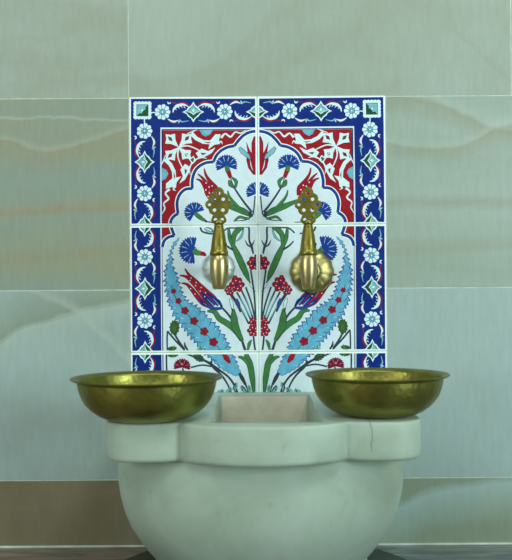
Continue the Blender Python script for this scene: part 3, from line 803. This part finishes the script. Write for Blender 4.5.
def key_outline():
    # pixels relative to the tap axis, up positive from v=222
    lobes = [(0, 29.5, 5.4), (-4.6, 23.5, 5.6), (4.6, 23.5, 5.6), (-9.0, 17.6, 4.4), (9.0, 17.6, 4.4), (-4.8, 12.6, 5.2), (4.8, 12.6, 5.2), (0, 18, 7), (0, 8, 3.8), (-3.8, 2.6, 4.0), (3.8, 2.6, 4.0)]
    n = 120; out = []
    cx, cy = 0, 16
    for i in range(n):       # outermost hit of each lobe from the centre
        a = 2 * math.pi * i / n; dx, dy = math.cos(a), math.sin(a); best = 1.0
        for (x, y, r) in lobes:
            fx, fy = x - cx, y - cy; pr = fx * dx + fy * dy; disc_ = r * r - (fx * fx + fy * fy - pr * pr)
            if disc_ > 0: best = max(best, pr + math.sqrt(disc_))
        out.append(((cx + best * dx) / PS, (cy + best * dy) / PS))
    return out
KEYH = [(0, 29, 1.9), (-4.6, 23, 1.9), (4.6, 23, 1.9), (-9.2, 17.6, 1.6), (9.2, 17.6, 1.6), (-4.2, 12.2, 1.9), (4.2, 12.2, 1.9), (-3.3, 2.8, 1.7), (3.3, 2.8, 1.7)]
KEY_ME = plate_mesh(key_outline(), [(x / PS, y / PS, r / PS) for x, y, r in KEYH], .0030)
KEY_ME.materials.append(TAP_M)
def tap(u, label, ros_mat, ros_r, ros_u, ros_v, tilt, wide):
    ax = -.078
    x, _, zk = at(u, 222.5, ax)
    t = empty('tap', (x, 0, zk), label, 'tap', 'brass taps on the tile panel')
    k = link('handle', KEY_ME, t); k.location = (0, ax, .0004); k.rotation_euler = (0, 0, tilt)
    px = 1 / PS
    def L(name, prof, mat, seg=40, wob=None, angle=40):
        bm = bmesh.new(); lathe(bm, [(r * px, -h * px) for r, h in prof], seg, (0, ax, 0), wob); return obj(name, bm, mat, t, angle=angle)
    L('collar', [(2.4, -2.5), (4.6, -1.6), (5.2, -.2), (5.0, 1.4), (4.2, 2.4), (4.6, 3.0), (4.8, 4.6), (4.2, 5.6)], TAP_M)
    L('neck', [(4.9, 5.2), (5.4, 8), (6.1, 11), (6.9, 16), (7.7, 22), (8.3, 27), (8.9, 29), (9.3, 30.2), (9.3, 32.0), (8.6, 33.0)], TAP_M)
    w_ = wide
    flute = lambda a, hh: 1 + .003 * math.cos(14 * a)
    L('barrel', [(7.6, 32.6), (8.6 * w_, 34), (9.3 * w_, 39), (9.5 * w_, 44), (9.2 * w_, 50), (8.5 * w_, 56), (7.6 * w_, 61), (6.8 * w_, 65.0), (6.0 * w_, 66.6), (4.6, 66.9), (4.0, 64), (3.2, 60)], TAP_G, 72, flute, 60)
    # pipe from wall to barrel
    rx, _, rz = at(ros_u, ros_v, -.004)
    bm = bmesh.new(); tube(bm, [(rx - x, -.002, rz - zk), (rx - x, -.030, rz - zk), (0, -.055, -44 * px), (0, ax + .004, -44 * px)], [.0092, .0086, .0084, .0084], 24)
    obj('pipe', bm, TAP_M, t)
    # scalloped rosette against the wall
    bm = bmesh.new(); n = 96
    sc = lambda a, hh: 1 + .045 * abs(math.cos(6 * a)) - .02
    R = ros_r
    lathe(bm, [(R * .93, -.0026), (R, -.0034), (R * 1.0, -.0046), (R * .93, -.0070), (R * .78, -.0105), (R * .58, -.0128), (R * .40, -.0138), (R * .34, -.0165), (R * .30, -.0175)], n, (rx - x, 0, rz - zk), sc, 'Y')
    obj('rosette', bm, ros_mat, t, angle=60)
    # small lever screw on the neck side
    bm = bmesh.new(); lathe(bm, [(1.2 * px, 0), (2.0 * px, .6 * px), (2.0 * px, 3 * px), (1.2 * px, 3.6 * px)], 16, (6.2 * px, ax - 5 * px, -22 * px), None, 'Y')
    obj('screw', bm, TAP_M, t)
tap(219, 'brass tap with pierced key handle and rosette painted pale like a reflection, above the left bowl', ROS_PALE, .0255, 219, 268, 0.0, 1.0)
tap(308.3, 'brass tap with pierced key handle and large scalloped brass rosette, above the right bowl', ROS_M, .0345, 312, 271.5, 0.0, .93)
